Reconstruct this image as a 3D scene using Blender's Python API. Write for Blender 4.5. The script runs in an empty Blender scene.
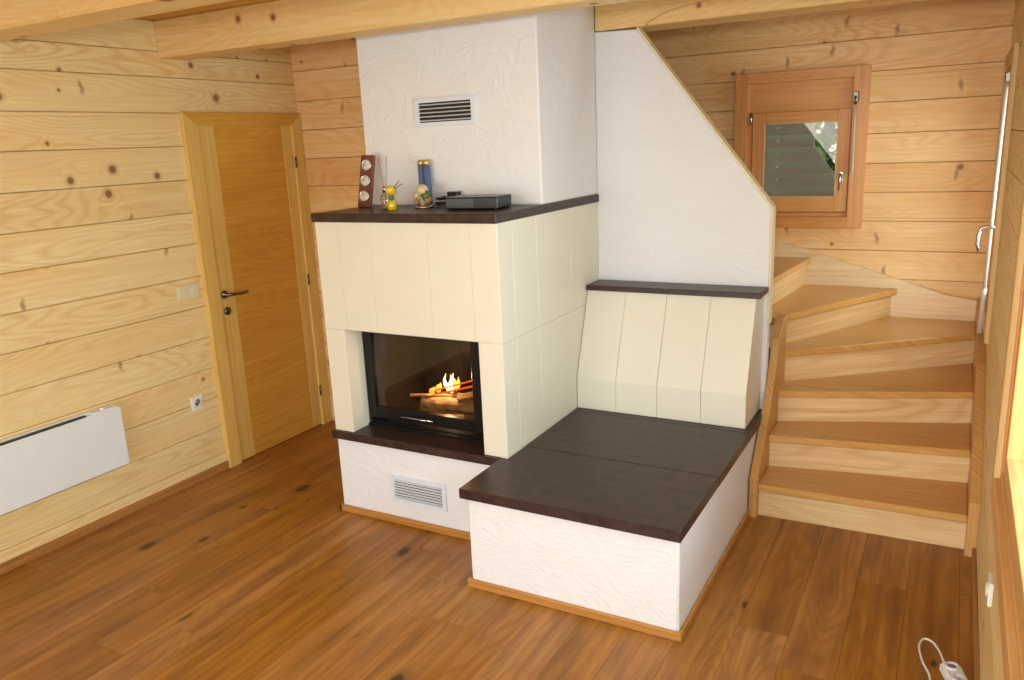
import bpy, bmesh, math, random
from mathutils import Vector, Matrix, noise
from math import sin, cos, pi, radians

random.seed(7)
SC = bpy.context.scene
COL = SC.collection

# ------------------------------------------------------------------ camera
F_PX, CX, CY, CZ, YAW, PIT, ROL = 795.5, 3.755, 0.735, 1.835, radians(29.39), radians(13.87), radians(-2.6)
fw = Vector((-sin(YAW) * cos(PIT), cos(YAW) * cos(PIT), -sin(PIT)))
rt = Vector((cos(YAW), sin(YAW), 0)); up = rt.cross(fw)
r2 = cos(ROL) * rt + sin(ROL) * up
u2 = -sin(ROL) * rt + cos(ROL) * up
cam_d = bpy.data.cameras.new('camera'); cam = bpy.data.objects.new('camera', cam_d); COL.objects.link(cam)
cam_d.sensor_width = 36; cam_d.lens = F_PX / 1024 * 36; cam_d.clip_start = 0.02
M = Matrix((r2, u2, -fw)).transposed().to_4x4(); M.translation = (CX, CY, CZ)
cam.matrix_world = M
SC.camera = cam

# ------------------------------------------------------------------ world, lights, exposure
W_ = bpy.data.worlds.new('world'); SC.world = W_; W_.use_nodes = True
wn = W_.node_tree.nodes; wl = W_.node_tree.links
bg = wn['Background']; sky = wn.new('ShaderNodeTexSky')
sky.sky_type = 'NISHITA'; sky.sun_disc = False; sky.sun_elevation = radians(38); sky.sun_rotation = radians(200)
wl.new(sky.outputs[0], bg.inputs[0]); bg.inputs[1].default_value = 0.60

def area(name, loc, rot, sx, sy, power, col):
    d = bpy.data.lights.new(name, 'AREA'); d.shape = 'RECTANGLE'; d.size = sx; d.size_y = sy
    d.energy = power; d.color = col
    o = bpy.data.objects.new(name, d); COL.objects.link(o); o.location = loc; o.rotation_euler = rot
    return o
# daylight at the glazed wall behind the camera and at the two side windows
area('daylight_rear', (1.95, -1.75, 1.15), (radians(90), 0, 0), 3.0, 1.9, 100, (0.80, 0.925, 1.0))
area('daylight_side', (4.32, 2.80, 1.45), (radians(90), 0, radians(90)), 1.3, 1.35, 74, (0.80, 0.925, 1.0))
area('daylight_stair', (4.32, 5.5, 1.50), (radians(90), 0, radians(90)), 0.7, 1.1, 26, (0.88, 0.965, 1.0))
# the photographer's flash, bounced wide
area('camera_flash', (3.70, 0.62, 2.02), (radians(78), 0, radians(29)), 0.22, 0.14, 42, (0.88, 0.95, 1.0))

sun_d = bpy.data.lights.new('sun', 'SUN'); sun_d.energy = 2.0; sun_d.angle = radians(1); sun_d.color = (1.0, 0.95, 0.86)
sun = bpy.data.objects.new('sun', sun_d); COL.objects.link(sun); sun.location = (-6, -4, 9)
sun.rotation_euler = Vector((-0.8, -0.6, 1.3)).to_track_quat('Z', 'Y').to_euler()   # from behind and left of the house

vs = SC.view_settings
vs.view_transform = 'Standard'; vs.look = 'None'; vs.gamma = 1.0; vs.use_curve_mapping = False
vs.exposure = -0.38

# ------------------------------------------------------------------ materials
def srgb(r, g, b):
    f = lambda c: (c / 255 / 12.92) if c / 255 <= 0.04045 else ((c / 255 + 0.055) / 1.055) ** 2.4
    return (f(r), f(g), f(b), 1)

class NT:
    def __init__(s, name):
        s.m = bpy.data.materials.new(name); s.m.use_nodes = True
        s.t = s.m.node_tree; s.N = s.t.nodes; s.L = s.t.links
        s.b = s.N['Principled BSDF']; s.out = s.N['Material Output']
    def n(s, t, **k):
        x = s.N.new(t)
        for a, v in k.items(): setattr(x, a, v)
        return x
    def link(s, a, b): s.L.new(a, b)
    def math(s, op, a, b=None, clamp=False):
        x = s.n('ShaderNodeMath', operation=op); x.use_clamp = clamp
        for i, v in enumerate((a, b)):
            if v is None: continue
            if isinstance(v, (int, float)): x.inputs[i].default_value = v
            else: s.link(v, x.inputs[i])
        return x.outputs[0]
    def mix(s, fac, a, b, mode='MIX'):
        x = s.n('ShaderNodeMix', data_type='RGBA', blend_type=mode)
        if isinstance(fac, (int, float)): x.inputs[0].default_value = fac
        else: s.link(fac, x.inputs[0])
        for i, v in ((6, a), (7, b)):
            if isinstance(v, tuple): x.inputs[i].default_value = v
            else: s.link(v, x.inputs[i])
        return x.outputs[2]
    def ramp(s, fac, stops):
        x = s.n('ShaderNodeValToRGB'); e = x.color_ramp.elements
        while len(e) < len(stops): e.new(0.5)
        for i, (p, c) in enumerate(stops):
            e[i].position = p; e[i].color = c if isinstance(c, tuple) else (c, c, c, 1)
        s.link(fac, x.inputs[0]); return x.outputs[0]
    def set(s, **k):
        for a, v in k.items():
            i = s.b.inputs[a.replace('_', ' ')]
            if isinstance(v, (int, float, tuple)): i.default_value = v
            else: s.link(v, i)
    def bump(s, h, strength, dist=0.01):
        x = s.n('ShaderNodeBump'); x.inputs['Strength'].default_value = strength; x.inputs['Distance'].default_value = dist
        s.link(h, x.inputs['Height']); s.link(x.outputs[0], s.b.inputs['Normal'])

def wood(name, grain, light, dark, ring=0.5, knots=0.0, knot_col=(110, 62, 30), rough=0.5, tint=0.12, fine=1.0,
         ring_scale=1.0, warm=None, warm_amt=0.0, checks=0.0, coat=0.0, bumpy=0.1, ring_freq=60, knot_scale=1.0, knot_aspect=1.0, across=None, spikes=0.0, warm_f=1.0):
    """planed wood with grain along one object axis; 'rid' per board shifts and tints it"""
    t = NT(name)
    tc = t.n('ShaderNodeTexCoord'); sp = t.n('ShaderNodeSeparateXYZ'); t.link(tc.outputs['Object'], sp.inputs[0])
    at = t.n('ShaderNodeAttribute', attribute_name='rid'); rid = at.outputs['Fac']
    ax = {'x': 0, 'y': 1, 'z': 2}[grain]; oth = [i for i in range(3) if i != ax]
    u = t.math('ADD', sp.outputs[ax], t.math('MULTIPLY', rid, 17.3))
    v = t.math('ADD', t.math('ADD', sp.outputs[oth[0]], sp.outputs[oth[1]]), t.math('MULTIPLY', rid, 5.7))
    if across: v = t.math('ADD', sp.outputs['xyz'.index(across)], t.math('MULTIPLY', rid, 5.7))
    def vec(a, b, c=0.0):
        x = t.n('ShaderNodeCombineXYZ')
        for i, q in enumerate((a, b, c)):
            if isinstance(q, (int, float)): x.inputs[i].default_value = q
            else: t.link(q, x.inputs[i])
        return x.outputs[0]
    def noi(a, b, det=3, sc=1.0, rough_=0.5):
        x = t.n('ShaderNodeTexNoise'); x.inputs['Scale'].default_value = sc; x.inputs['Detail'].default_value = det
        x.inputs['Roughness'].default_value = rough_
        t.link(vec(a, b, t.math('MULTIPLY', rid, 3.1)), x.inputs['Vector']); return x.outputs[0]
    # knots: sparse cells in the (u, v) plane
    knotmask = None
    vo = t.n('ShaderNodeTexVoronoi', feature='F1', voronoi_dimensions='2D'); vo.inputs['Scale'].default_value = 1.0
    t.link(vec(t.math('MULTIPLY', u, 4.2 * knot_scale / knot_aspect), t.math('MULTIPLY', v, 4.2 * knot_scale)), vo.inputs['Vector'])
    sepc = t.n('ShaderNodeSeparateColor'); t.link(vo.outputs['Color'], sepc.inputs[0])
    kd = t.math('DIVIDE', vo.outputs['Distance'], t.math('ADD', t.math('MULTIPLY', sepc.outputs[1], 0.9), 0.45))
    pick = t.math('LESS_THAN', sepc.outputs[0], knots)
    near = t.math('MULTIPLY', t.ramp(kd, [(0.0, 1.0), (0.28, 0.0)]), pick)
    # flow of the grain bends round the knots
    flow = noi(t.math('MULTIPLY', u, 0.55), t.math('MULTIPLY', v, 3.2 * ring_scale), 2)
    flow = t.math('ADD', flow, t.math('MULTIPLY', near, 0.06))
    rings = t.math('SINE', t.math('MULTIPLY', flow, ring_freq * 2 * pi / 2))
    rings = t.math('MULTIPLY_ADD', rings, 0.5); rings.node.inputs[2].default_value = 0.5
    rings = t.math('POWER', rings, 2.2)
    patch = t.ramp(noi(t.math('MULTIPLY', u, 0.5), t.math('MULTIPLY', v, 4.0), 2), [(0.35, 0.15), (0.7, 1.0)])
    rings = t.math('MULTIPLY', rings, patch)
    streak = noi(t.math('MULTIPLY', u, 2.0 * fine), t.math('MULTIPLY', v, 70 * fine), 4)
    base = t.mix(t.ramp(streak, [(0.3, 0.0), (0.75, 1.0)]), srgb(*light), srgb(*dark))
    base = t.mix(t.math('MULTIPLY', rings, ring), base, srgb(*[c * f for c, f in zip(dark, (0.93, 0.82, 0.68))]))
    if warm:
        w = t.ramp(noi(t.math('MULTIPLY', u, 0.9 * warm_f), t.math('MULTIPLY', v, 5.0 * warm_f), 4), [(0.45, 0.0), (0.72, 1.0)])
        base = t.mix(t.math('MULTIPLY', w, warm_amt), base, srgb(*warm))
    # board to board tint
    hs = t.n('ShaderNodeHueSaturation')
    wh = t.n('ShaderNodeTexWhiteNoise', noise_dimensions='1D'); t.link(rid, wh.inputs['W'])
    val = t.math('MULTIPLY_ADD', wh.outputs[0], 2 * tint); val.node.inputs[2].default_value = 1 - tint
    t.link(val, hs.inputs['Value']); t.link(base, hs.inputs['Color'])
    sat = t.math('MULTIPLY_ADD', wh.outputs[0], -tint); sat.node.inputs[2].default_value = 1 + tint * 0.5
    t.link(sat, hs.inputs['Saturation'])
    base = hs.outputs[0]
    if knots > 0:
        core = t.math('MULTIPLY', t.ramp(kd, [(0.0, 1.0), (0.055, 0.9), (0.075, 0.0)]), pick)
        halo = t.math('MULTIPLY', t.ramp(kd, [(0.05, 0.55), (0.15, 0.0)]), pick)
        base = t.mix(halo, base, srgb(*[min(255, k * 1.55) for k in knot_col]))
        base = t.mix(t.math('MULTIPLY', core, 0.85), base, srgb(*knot_col))
    if spikes > 0:   # knots cut lengthwise: short feathers across the grain
        v2 = t.n('ShaderNodeTexVoronoi', feature='F1', voronoi_dimensions='2D'); v2.inputs['Scale'].default_value = 1.0
        wob = noi(t.math('MULTIPLY', u, 3), t.math('MULTIPLY', v, 22), 2)
        t.link(vec(t.math('ADD', t.math('MULTIPLY', u, 7.5), t.math('MULTIPLY', wob, 0.35)), t.math('MULTIPLY', v, 2.6)), v2.inputs['Vector'])
        s2_ = t.n('ShaderNodeSeparateColor'); t.link(v2.outputs['Color'], s2_.inputs[0])
        sm = t.math('MULTIPLY', t.ramp(v2.outputs['Distance'], [(0.03, 0.75), (0.12, 0.0)]), t.math('LESS_THAN', s2_.outputs[0], spikes))
        base = t.mix(sm, base, srgb(*[min(255, k * 1.25) for k in knot_col]))
    if checks > 0:   # long drying cracks
        c = noi(t.math('MULTIPLY', u, 0.5), t.math('MULTIPLY', v, 3.2), 1)
        cr = t.ramp(t.math('ABSOLUTE', t.math('SUBTRACT', c, 0.5)), [(0.0, 1.0), (0.006, 0.0)])
        gate = t.ramp(noi(t.math('MULTIPLY', u, 0.7), t.math('MULTIPLY', v, 1.1), 1), [(0.50, 0.0), (0.56, 1.0)])
        cr = t.math('MULTIPLY', t.math('MULTIPLY', cr, gate), checks)
        base = t.mix(cr, base, srgb(70, 42, 18))
    t.set(Base_Color=base, Roughness=rough)
    t.b.inputs['Specular IOR Level'].default_value = 0.35
    if coat: t.b.inputs['Coat Weight'].default_value = coat; t.b.inputs['Coat Roughness'].default_value = 0.25
    t.bump(streak, bumpy, 0.002)
    return t.m

def plain(name, c, rough=0.5, metal=0.0, noise_amt=0.04, nscale=12, spec=0.5, coat=0.0, bump=0.0):
    t = NT(name)
    tc = t.n('ShaderNodeTexCoord'); x = t.n('ShaderNodeTexNoise'); x.inputs['Scale'].default_value = nscale; x.inputs['Detail'].default_value = 4
    t.link(tc.outputs['Object'], x.inputs['Vector'])
    c = srgb(*c); a = tuple(max(0, q * (1 - noise_amt * 2)) for q in c[:3]) + (1,); b = tuple(min(1, q * (1 + noise_amt)) for q in c[:3]) + (1,)
    t.set(Base_Color=t.ramp(x.outputs[0], [(0.3, a), (0.7, b)]), Roughness=rough, Metallic=metal)
    t.b.inputs['Specular IOR Level'].default_value = spec
    if coat: t.b.inputs['Coat Weight'].default_value = coat
    if bump: t.bump(x.outputs[0], bump, 0.003)
    return t.m

def plaster(name, c):
    """hand-trowelled white plaster: smeared ridges in the bump only"""
    t = NT(name)
    tc = t.n('ShaderNodeTexCoord')
    w = t.n('ShaderNodeTexNoise'); w.inputs['Scale'].default_value = 3.2; w.inputs['Detail'].default_value = 2
    t.link(tc.outputs['Object'], w.inputs['Vector'])
    add = t.n('ShaderNodeVectorMath', operation='MULTIPLY_ADD'); add.inputs[1].default_value = (0.55, 0.55, 0.55)
    t.link(w.outputs['Color'], add.inputs[0]); t.link(tc.outputs['Object'], add.inputs[2])
    mp = t.n('ShaderNodeMapping'); mp.inputs['Rotation'].default_value = (0.3, 0.7, 0.4); mp.inputs['Scale'].default_value = (1.0, 1.6, 2.2)
    t.link(add.outputs[0], mp.inputs[0])
    n1 = t.n('ShaderNodeTexNoise'); n1.inputs['Scale'].default_value = 6; n1.inputs['Detail'].default_value = 3; n1.inputs['Distortion'].default_value = 1.1
    t.link(mp.outputs[0], n1.inputs['Vector'])
    ridge = t.ramp(t.math('ABSOLUTE', t.math('SUBTRACT', n1.outputs[0], 0.5)), [(0.0, 1.0), (0.05, 0.45), (0.2, 0.0)])
    n2 = t.n('ShaderNodeTexNoise'); n2.inputs['Scale'].default_value = 60; n2.inputs['Detail'].default_value = 3
    t.link(tc.outputs['Object'], n2.inputs['Vector'])
    h = t.math('ADD', ridge, t.math('MULTIPLY', n2.outputs[0], 0.12))
    t.set(Base_Color=srgb(*c), Roughness=0.75); t.b.inputs['Specular IOR Level'].default_value = 0.25
    t.bump(h, 0.38, 0.0053)
    return t.m

def emissive(name, c, s, c2=None, zlo=0, zhi=1):
    t = NT(name)
    t.set(Base_Color=(0, 0, 0, 1), Roughness=1.0)
    if c2:
        tc = t.n('ShaderNodeTexCoord'); sp = t.n('ShaderNodeSeparateXYZ'); t.link(tc.outputs['Object'], sp.inputs[0])
        mr = t.n('ShaderNodeMapRange'); mr.inputs[1].default_value = zlo; mr.inputs[2].default_value = zhi
        t.link(sp.outputs[2], mr.inputs[0]); t.link(t.ramp(mr.outputs[0], [(0, srgb(*c)), (1, srgb(*c2))]), t.b.inputs['Emission Color'])
    else: t.b.inputs['Emission Color'].default_value = srgb(*c)
    t.b.inputs['Emission Strength'].default_value = s
    return t.m

def glass(name, tint, refl=0.12, rough=0.0, f0=None):
    """thin pane: tinted see-through plus mirror reflection rising at grazing angles"""
    t = NT(name); t.N.remove(t.b)
    tr = t.n('ShaderNodeBsdfTransparent'); tr.inputs[0].default_value = (*tint, 1)
    gl = t.n('ShaderNodeBsdfGlossy'); gl.inputs['Roughness'].default_value = rough
    lw = t.n('ShaderNodeLayerWeight'); lw.inputs[0].default_value = 0.30
    f = t.math('ADD', t.math('MULTIPLY', lw.outputs['Fresnel'], 0.35), refl, True)
    ms = t.n('ShaderNodeMixShader'); t.link(f, ms.inputs[0]); t.link(tr.outputs[0], ms.inputs[1]); t.link(gl.outputs[0], ms.inputs[2])
    t.link(ms.outputs[0], t.out.inputs[0])
    return t.m

PINE = dict(light=(240, 217, 162), dark=(228, 198, 136), ring=0.55, knots=0.26, knot_col=(122, 82, 52), rough=0.55, tint=0.04, spikes=0.10,
            warm=(232, 182, 106), warm_amt=0.40)
MAT = dict(
    log_y=wood('pine_log_along_y', 'y', **PINE),
    log_x=wood('pine_log_along_x', 'x', **dict(PINE, light=(242, 207, 150), dark=(230, 184, 120), warm=(226, 160, 92), knots=0.30, warm_amt=0.45, spikes=0.20)),
    beam=wood('pine_beam', 'x', (240, 212, 152), (228, 190, 120), ring=0.4, knots=0.24, knot_col=(126, 72, 34), tint=0.04, warm=(224, 170, 94), warm_amt=0.4, checks=0.5, knot_scale=0.9),
    ceil=wood('ceiling_board', 'x', (216, 168, 88), (196, 142, 62), ring=0.3, knots=0.25, rough=0.5),
    floor=wood('oak_floor', 'y', (186, 130, 58), (142, 90, 32), ring=0.45, knots=0.22, knot_col=(56, 38, 20), rough=0.40, tint=0.09,
               warm=(104, 66, 30), warm_amt=0.60, warm_f=2.6, fine=0.45, coat=0.08, knot_scale=0.8, knot_aspect=2.0),
    door=wood('oak_door', 'z', (232, 196, 116), (216, 174, 88), ring=0.12, rough=0.4, tint=0.03, fine=1.3),
    door_panel=wood('oak_door_panel', 'y', (222, 172, 76), (206, 150, 54), ring=0.30, rough=0.38, tint=0.04, warm=(196, 128, 40), warm_amt=0.5, ring_scale=0.6),
    tread=wood('ash_tread', 'x', (220, 172, 100), (200, 146, 74), ring=0.30, rough=0.32, tint=0.05, coat=0.2, fine=0.9),
    riser=wood('ash_riser', 'x', (240, 212, 162), (222, 184, 126), ring=0.60, rough=0.38, tint=0.03, coat=0.15, ring_scale=0.9, ring_freq=34, across='z'),
    riser_y=wood('ash_riser_y', 'x', (234, 200, 146), (216, 174, 112), across='z', ring=0.35, rough=0.38, tint=0.03),
    string=wood('ash_stringer', 'z', (214, 168, 104), (192, 140, 76), ring=0.25, rough=0.38, tint=0.03),
    string_x=wood('ash_stringer_x', 'x', (240, 216, 174), (226, 192, 140), across='z', ring=0.22, rough=0.45, tint=0.03),
    larch=wood('larch_window', 'x', (222, 162, 94), (206, 140, 72), ring=0.30, rough=0.4, tint=0.05),
    larch_z=wood('larch_window_upright', 'z', (222, 164, 102), (206, 140, 78), ring=0.30, rough=0.42, tint=0.05),
    larch_y=wood('larch_window_y', 'y', (224, 180, 118), (206, 154, 90), ring=0.30, rough=0.42, tint=0.05),
    pale_trim=wood('pine_trim_pale', 'z', (222, 190, 132), (204, 166, 104), ring=0.2, rough=0.5, tint=0.03),
    cream_edge=wood('cream_edge_board', 'z', (240, 228, 192), (226, 206, 160), ring=0.15, rough=0.6, tint=0.02),
    skirting=wood('oak_skirting', 'x', (194, 140, 72), (168, 112, 50), ring=0.2, rough=0.4, tint=0.04),
    skirting_y=wood('oak_skirting_y', 'y', (176, 124, 64), (148, 98, 44), ring=0.2, rough=0.4, tint=0.04),
    plaster=plaster('white_plaster', (232, 230, 228)),
    tile=plain('cream_ceramic_cladding', (226, 219, 198), 0.42, noise_amt=0.012, nscale=5),
    slab=plain('dark_brown_ceramic_slab', (62, 43, 35), 0.36, noise_amt=0.26, nscale=22, bump=0.05, spec=0.35),
    joint=plain('joint_grout', (206, 198, 178), 0.8),
    dark=plain('shadow_gap_felt', (84, 58, 34), 0.9),
    steel=plain('black_steel', (24, 24, 26), 0.32, 0.4),
    chamber=plain('firebox_lining', (46, 38, 32), 0.85, noise_amt=0.2, nscale=9),
    chrome=plain('brushed_chrome', (190, 190, 188), 0.22, 1.0),
    bronze=plain('dark_nickel', (120, 112, 100), 0.28, 1.0),
    white=plain('white_enamel', (232, 234, 232), 0.4, noise_amt=0.01),
    rodwhite=plain('cream_white_rod', (212, 200, 184), 0.4, noise_amt=0.01),
    grille=plain('grey_white_grille', (222, 226, 232), 0.4, noise_amt=0.01),
    ivory=plain('ivory_plastic', (226, 214, 178), 0.45, noise_amt=0.01),
    black=plain('black_plastic', (26, 26, 28), 0.35, noise_amt=0.02),
    greybox=plain('dark_grey_plastic', (70, 72, 70), 0.35, noise_amt=0.02),
    shutter=plain('grey_green_shutter', (190, 188, 168), 0.6, noise_amt=0.05),
    ground=plain('outdoor_ground', (176, 172, 150), 0.9, noise_amt=0.2, nscale=3),
    leaf=plain('leaf', (92, 126, 52), 0.7, noise_amt=0.45, nscale=7, spec=0.2),
    bark=plain('bark', (92, 76, 60), 0.9, noise_amt=0.2),
    blue=plain('blue_candle_wax', (92, 112, 150), 0.5, noise_amt=0.05),
    gold=plain('gold_metal', (206, 180, 122), 0.4, 0.8),
    yellow=plain('yellow_glass', (232, 196, 40), 0.2, noise_amt=0.05, coat=0.6),
    redwood=plain('reddish_stained_wood', (120, 60, 42), 0.4, noise_amt=0.15, nscale=18),
    dial=plain('pale_dial', (222, 214, 196), 0.35, noise_amt=0.02),
    reed=plain('rattan_reed', (196, 138, 86), 0.7),
    bottle=glass('clear_bottle_glass', (0.92, 0.94, 0.93), 0.06),
    pane=glass('window_pane', (0.95, 0.97, 0.96), 0.02),
    fireglass=glass('fireplace_glass', (0.78, 0.72, 0.66), 0.02),
    cream=plain('cream_glaze', (222, 200, 160), 0.35, noise_amt=0.08, nscale=60),
    green=plain('green_glaze', (92, 120, 62), 0.4, noise_amt=0.15, nscale=50),
    pink=plain('pink_glaze', (196, 140, 110), 0.4, noise_amt=0.1, nscale=50),
    firewood=wood('split_firewood', 'x', (236, 202, 146), (170, 122, 72), ring=0.8, warm=(120, 84, 50), warm_amt=0.6, warm_f=3.0, rough=0.8, tint=0.10, fine=0.7, bumpy=0.5),
    fbark=plain('firewood_bark', (110, 84, 56), 0.95, noise_amt=0.3, nscale=40, bump=0.6),
    ember=emissive('glowing_stick', (255, 96, 20), 2.2),
    flame=emissive('flame_body', (255, 120, 8), 5.0, (255, 214, 96), -0.02, 0.07),
    flamecore=emissive('flame_core', (255, 190, 70), 9.0, (255, 240, 190), -0.02, 0.05),
)

# ------------------------------------------------------------------ mesh helpers
class MB:
    """collects shapes (given in world coordinates) into one bmesh"""
    def __init__(s):
        s.bm = bmesh.new(); s.lay = s.bm.faces.layers.float.new('rid')
    def add(s, tb, rid=None, slot=0, smooth=False):
        if rid is None: rid = random.random() * 10
        mp = {v: s.bm.verts.new(v.co) for v in tb.verts}
        for f in tb.faces:
            try: nf = s.bm.faces.new([mp[v] for v in f.verts])
            except ValueError: continue
            nf[s.lay] = rid; nf.material_index = slot; nf.smooth = smooth
        tb.free()
    def box(s, x0, x1, y0, y1, z0, z1, bev=0.0, rid=None, slot=0, seg=1, mat=None):
        tb = bmesh.new()
        vs_ = [tb.verts.new((x, y, z)) for x in (x0, x1) for y in (y0, y1) for z in (z0, z1)]
        for q in ((0, 1, 3, 2), (4, 6, 7, 5), (0, 4, 5, 1), (2, 3, 7, 6), (0, 2, 6, 4), (1, 5, 7, 3)):
            tb.faces.new([vs_[i] for i in q])
        bmesh.ops.recalc_face_normals(tb, faces=tb.faces)
        if bev: bmesh.ops.bevel(tb, geom=list(tb.edges), offset=bev, segments=seg, affect='EDGES', clamp_overlap=True)
        if mat: bmesh.ops.transform(tb, matrix=mat, verts=tb.verts)
        s.add(tb, rid, slot); return s
    def prism(s, pts, ext, bev=0.0, rid=None, slot=0):
        """pts: planar 3-D outline, ext: extrusion vector"""
        tb = bmesh.new(); e = Vector(ext)
        a = [tb.verts.new(p) for p in pts]; b = [tb.verts.new(Vector(p) + e) for p in pts]; n = len(pts)
        tb.faces.new(a[::-1]); tb.faces.new(b)
        for i in range(n): tb.faces.new((a[i], a[(i + 1) % n], b[(i + 1) % n], b[i]))
        bmesh.ops.recalc_face_normals(tb, faces=tb.faces)
        if bev: bmesh.ops.bevel(tb, geom=list(tb.edges), offset=bev, segments=1, affect='EDGES', clamp_overlap=True)
        s.add(tb, rid, slot); return s
    def tube(s, pts, r, n=10, rid=0.0, slot=0, closed_ends=True):
        tb = bmesh.new(); pts = [Vector(p) for p in pts]; rings = []
        rs = r if isinstance(r, (list, tuple)) else [r] * len(pts)
        prev = None
        for i, p in enumerate(pts):
            d = (pts[min(i + 1, len(pts) - 1)] - pts[max(i - 1, 0)]).normalized()
            if prev is None:
                a = d.orthogonal().normalized()
            else:
                a = (prev - d * prev.dot(d)).normalized()
            prev = a; b = d.cross(a)
            rings.append([tb.verts.new(p + rs[i] * (cos(2 * pi * k / n) * a + sin(2 * pi * k / n) * b)) for k in range(n)])
        for i in range(len(rings) - 1):
            for k in range(n):
                tb.faces.new((rings[i][k], rings[i][(k + 1) % n], rings[i + 1][(k + 1) % n], rings[i + 1][k]))
        if closed_ends: tb.faces.new(rings[0][::-1]); tb.faces.new(rings[-1])
        bmesh.ops.recalc_face_normals(tb, faces=tb.faces)
        s.add(tb, rid, slot, True); return s
    def lathe(s, prof, c, n=20, rid=0.0, slot=0, mat=None):
        """prof: list of (r, z); axis z through c"""
        tb = bmesh.new(); rings = []
        for r, z in prof:
            rings.append([tb.verts.new((r * cos(2 * pi * k / n), r * sin(2 * pi * k / n), z)) for k in range(n)])
        for i in range(len(rings) - 1):
            for k in range(n):
                tb.faces.new((rings[i][k], rings[i][(k + 1) % n], rings[i + 1][(k + 1) % n], rings[i + 1][k]))
        tb.faces.new(rings[0][::-1]); tb.faces.new(rings[-1])
        bmesh.ops.remove_doubles(tb, verts=tb.verts, dist=1e-6)
        bmesh.ops.recalc_face_normals(tb, faces=tb.faces)
        if mat: bmesh.ops.transform(tb, matrix=mat, verts=tb.verts)
        bmesh.ops.translate(tb, verts=tb.verts, vec=c)
        s.add(tb, rid, slot, True); return s
    def blob(s, c, r, rid=0.0, slot=0, sub=2, jitter=0.0, scale=(1, 1, 1)):
        tb = bmesh.new(); bmesh.ops.create_icosphere(tb, subdivisions=sub, radius=r)
        for v in tb.verts:
            k = 1 + jitter * noise.noise(v.co / r * 1.7 + Vector(c) * 5)
            v.co = Vector((v.co.x * k * scale[0], v.co.y * k * scale[1], v.co.z * k * scale[2])) + Vector(c)
        s.add(tb, rid, slot, True); return s
    def build(s, name, mats, parent=None, kind=None):
        me = bpy.data.meshes.new(name)
        org = Vector((0, 0, 0))
        if parent is not None:
            p = parent
            while p is not None: org += p.location; p = p.parent
        bmesh.ops.translate(s.bm, verts=s.bm.verts, vec=-org)
        s.bm.to_mesh(me); s.bm.free()
        for m in (mats if isinstance(mats, (list, tuple)) else [mats]): me.materials.append(MAT[m])
        o = bpy.data.objects.new(name, me); COL.objects.link(o)
        if parent is not None: o.parent = parent
        if kind: o['kind'] = kind
        return o

def thing(name, label, cat, loc=(0, 0, 0), group=None):
    o = bpy.data.objects.new(name, None); COL.objects.link(o); o.location = loc; o.empty_display_size = 0.1
    return tag(o, label, cat, group)
def tag(o, label, cat, group=None):
    o['label'] = label; o['category'] = cat
    if group: o['group'] = group
    return o
def structure(o): o['kind'] = 'structure'; return o
def recenter(o):
    """move a top-level mesh's origin to the centre of its footprint"""
    me = o.data; vs_ = [v.co for v in me.vertices]
    c = Vector(((min(v.x for v in vs_) + max(v.x for v in vs_)) / 2, (min(v.y for v in vs_) + max(v.y for v in vs_)) / 2, min(v.z for v in vs_)))
    me.transform(Matrix.Translation(-c)); o.location = c
    return o

# ------------------------------------------------------------------ room shell
XR, YB, YW, YR, ZC = 3.945, 4.73, 6.07, -1.45, 2.54
LEFT_Z = [0.0, 0.101, 0.27, 0.452, 0.634, 0.818, 1.002, 1.179, 1.364, 1.537, 1.717, 1.899, 2.075, 2.258, 2.388, ZC]
BACK_Z = [0.0, 0.19, 0.375, 0.56, 0.74, 0.925, 1.098, 1.277, 1.450, 1.622, 1.796, 1.975, 2.153, 2.335, ZC]

def log_wall(name, mats, axis, face, inward, a0, a1, zs, openings=(), depth=0.12, face_depth=0.05):
    """stacked squared logs; axis = direction the wall runs, face = coordinate of the visible face,
    inward = sign of the outward normal into the room; openings = (a0, a1, z0, z1)"""
    m = MB()
    def put(p0, p1, z0, z1, near, far, bev, rid, slot=0):
        lo, hi = sorted((face - inward * near, face - inward * far))
        if axis == 'y': m.box(lo, hi, p0, p1, z0, z1, bev, rid, slot)
        else: m.box(p0, p1, lo, hi, z0, z1, bev, rid, slot)
    for i in range(len(zs) - 1):
        z0, z1 = zs[i], zs[i + 1]
        cuts = sorted({z0, z1} | {q for o in openings for q in (o[2], o[3]) if z0 < q < z1})
        rid = random.random() * 10
        for c0, c1 in zip(cuts, cuts[1:]):
            spans = [(a0, a1)]
            for o in openings:
                if o[2] < (c0 + c1) / 2 < o[3]:
                    new = []
                    for s0, s1 in spans:
                        if o[0] > s0: new.append((s0, min(s1, o[0])))
                        if o[1] < s1: new.append((max(s0, o[1]), s1))
                    spans = [q for q in new if q[1] - q[0] > 1e-4]
            for s0, s1 in spans:
                g = 0.0012
                put(s0, s1, c0 + (g if c0 == z0 else 0), c1 - (g if c1 == z1 else 0), 0.0, face_depth, 0.0035, rid)
                put(s0, s1, c0, c1, face_depth - 0.008, depth, 0, rid, 1)
    return structure(m.build(name, mats))

# floor: oak boards laid along y
m = MB()
bx = -0.02; W = 0.186; k = 0
while bx < XR + 0.05:
    y = YR - 0.2 - random.random() * 1.8
    while y < YW + 0.05:
        L = random.choice((1.5, 1.8, 2.1, 2.2))
        y0, y1 = max(y, YR - 0.15), min(y + L, YW + 0.05)
        if y1 - y0 > 0.02:
            m.box(bx + 0.0004, min(bx + W, XR + 0.06) - 0.0004, y0 + 0.0004, y1 - 0.0004, -0.015, 0.0, 0.0008)
        y += L
    bx += W
m.box(-0.15, XR + 0.15, YR - 0.15, YW + 0.15, -0.10, -0.013, slot=1)
structure(m.build('floor', ['floor', 'dark']))

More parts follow.
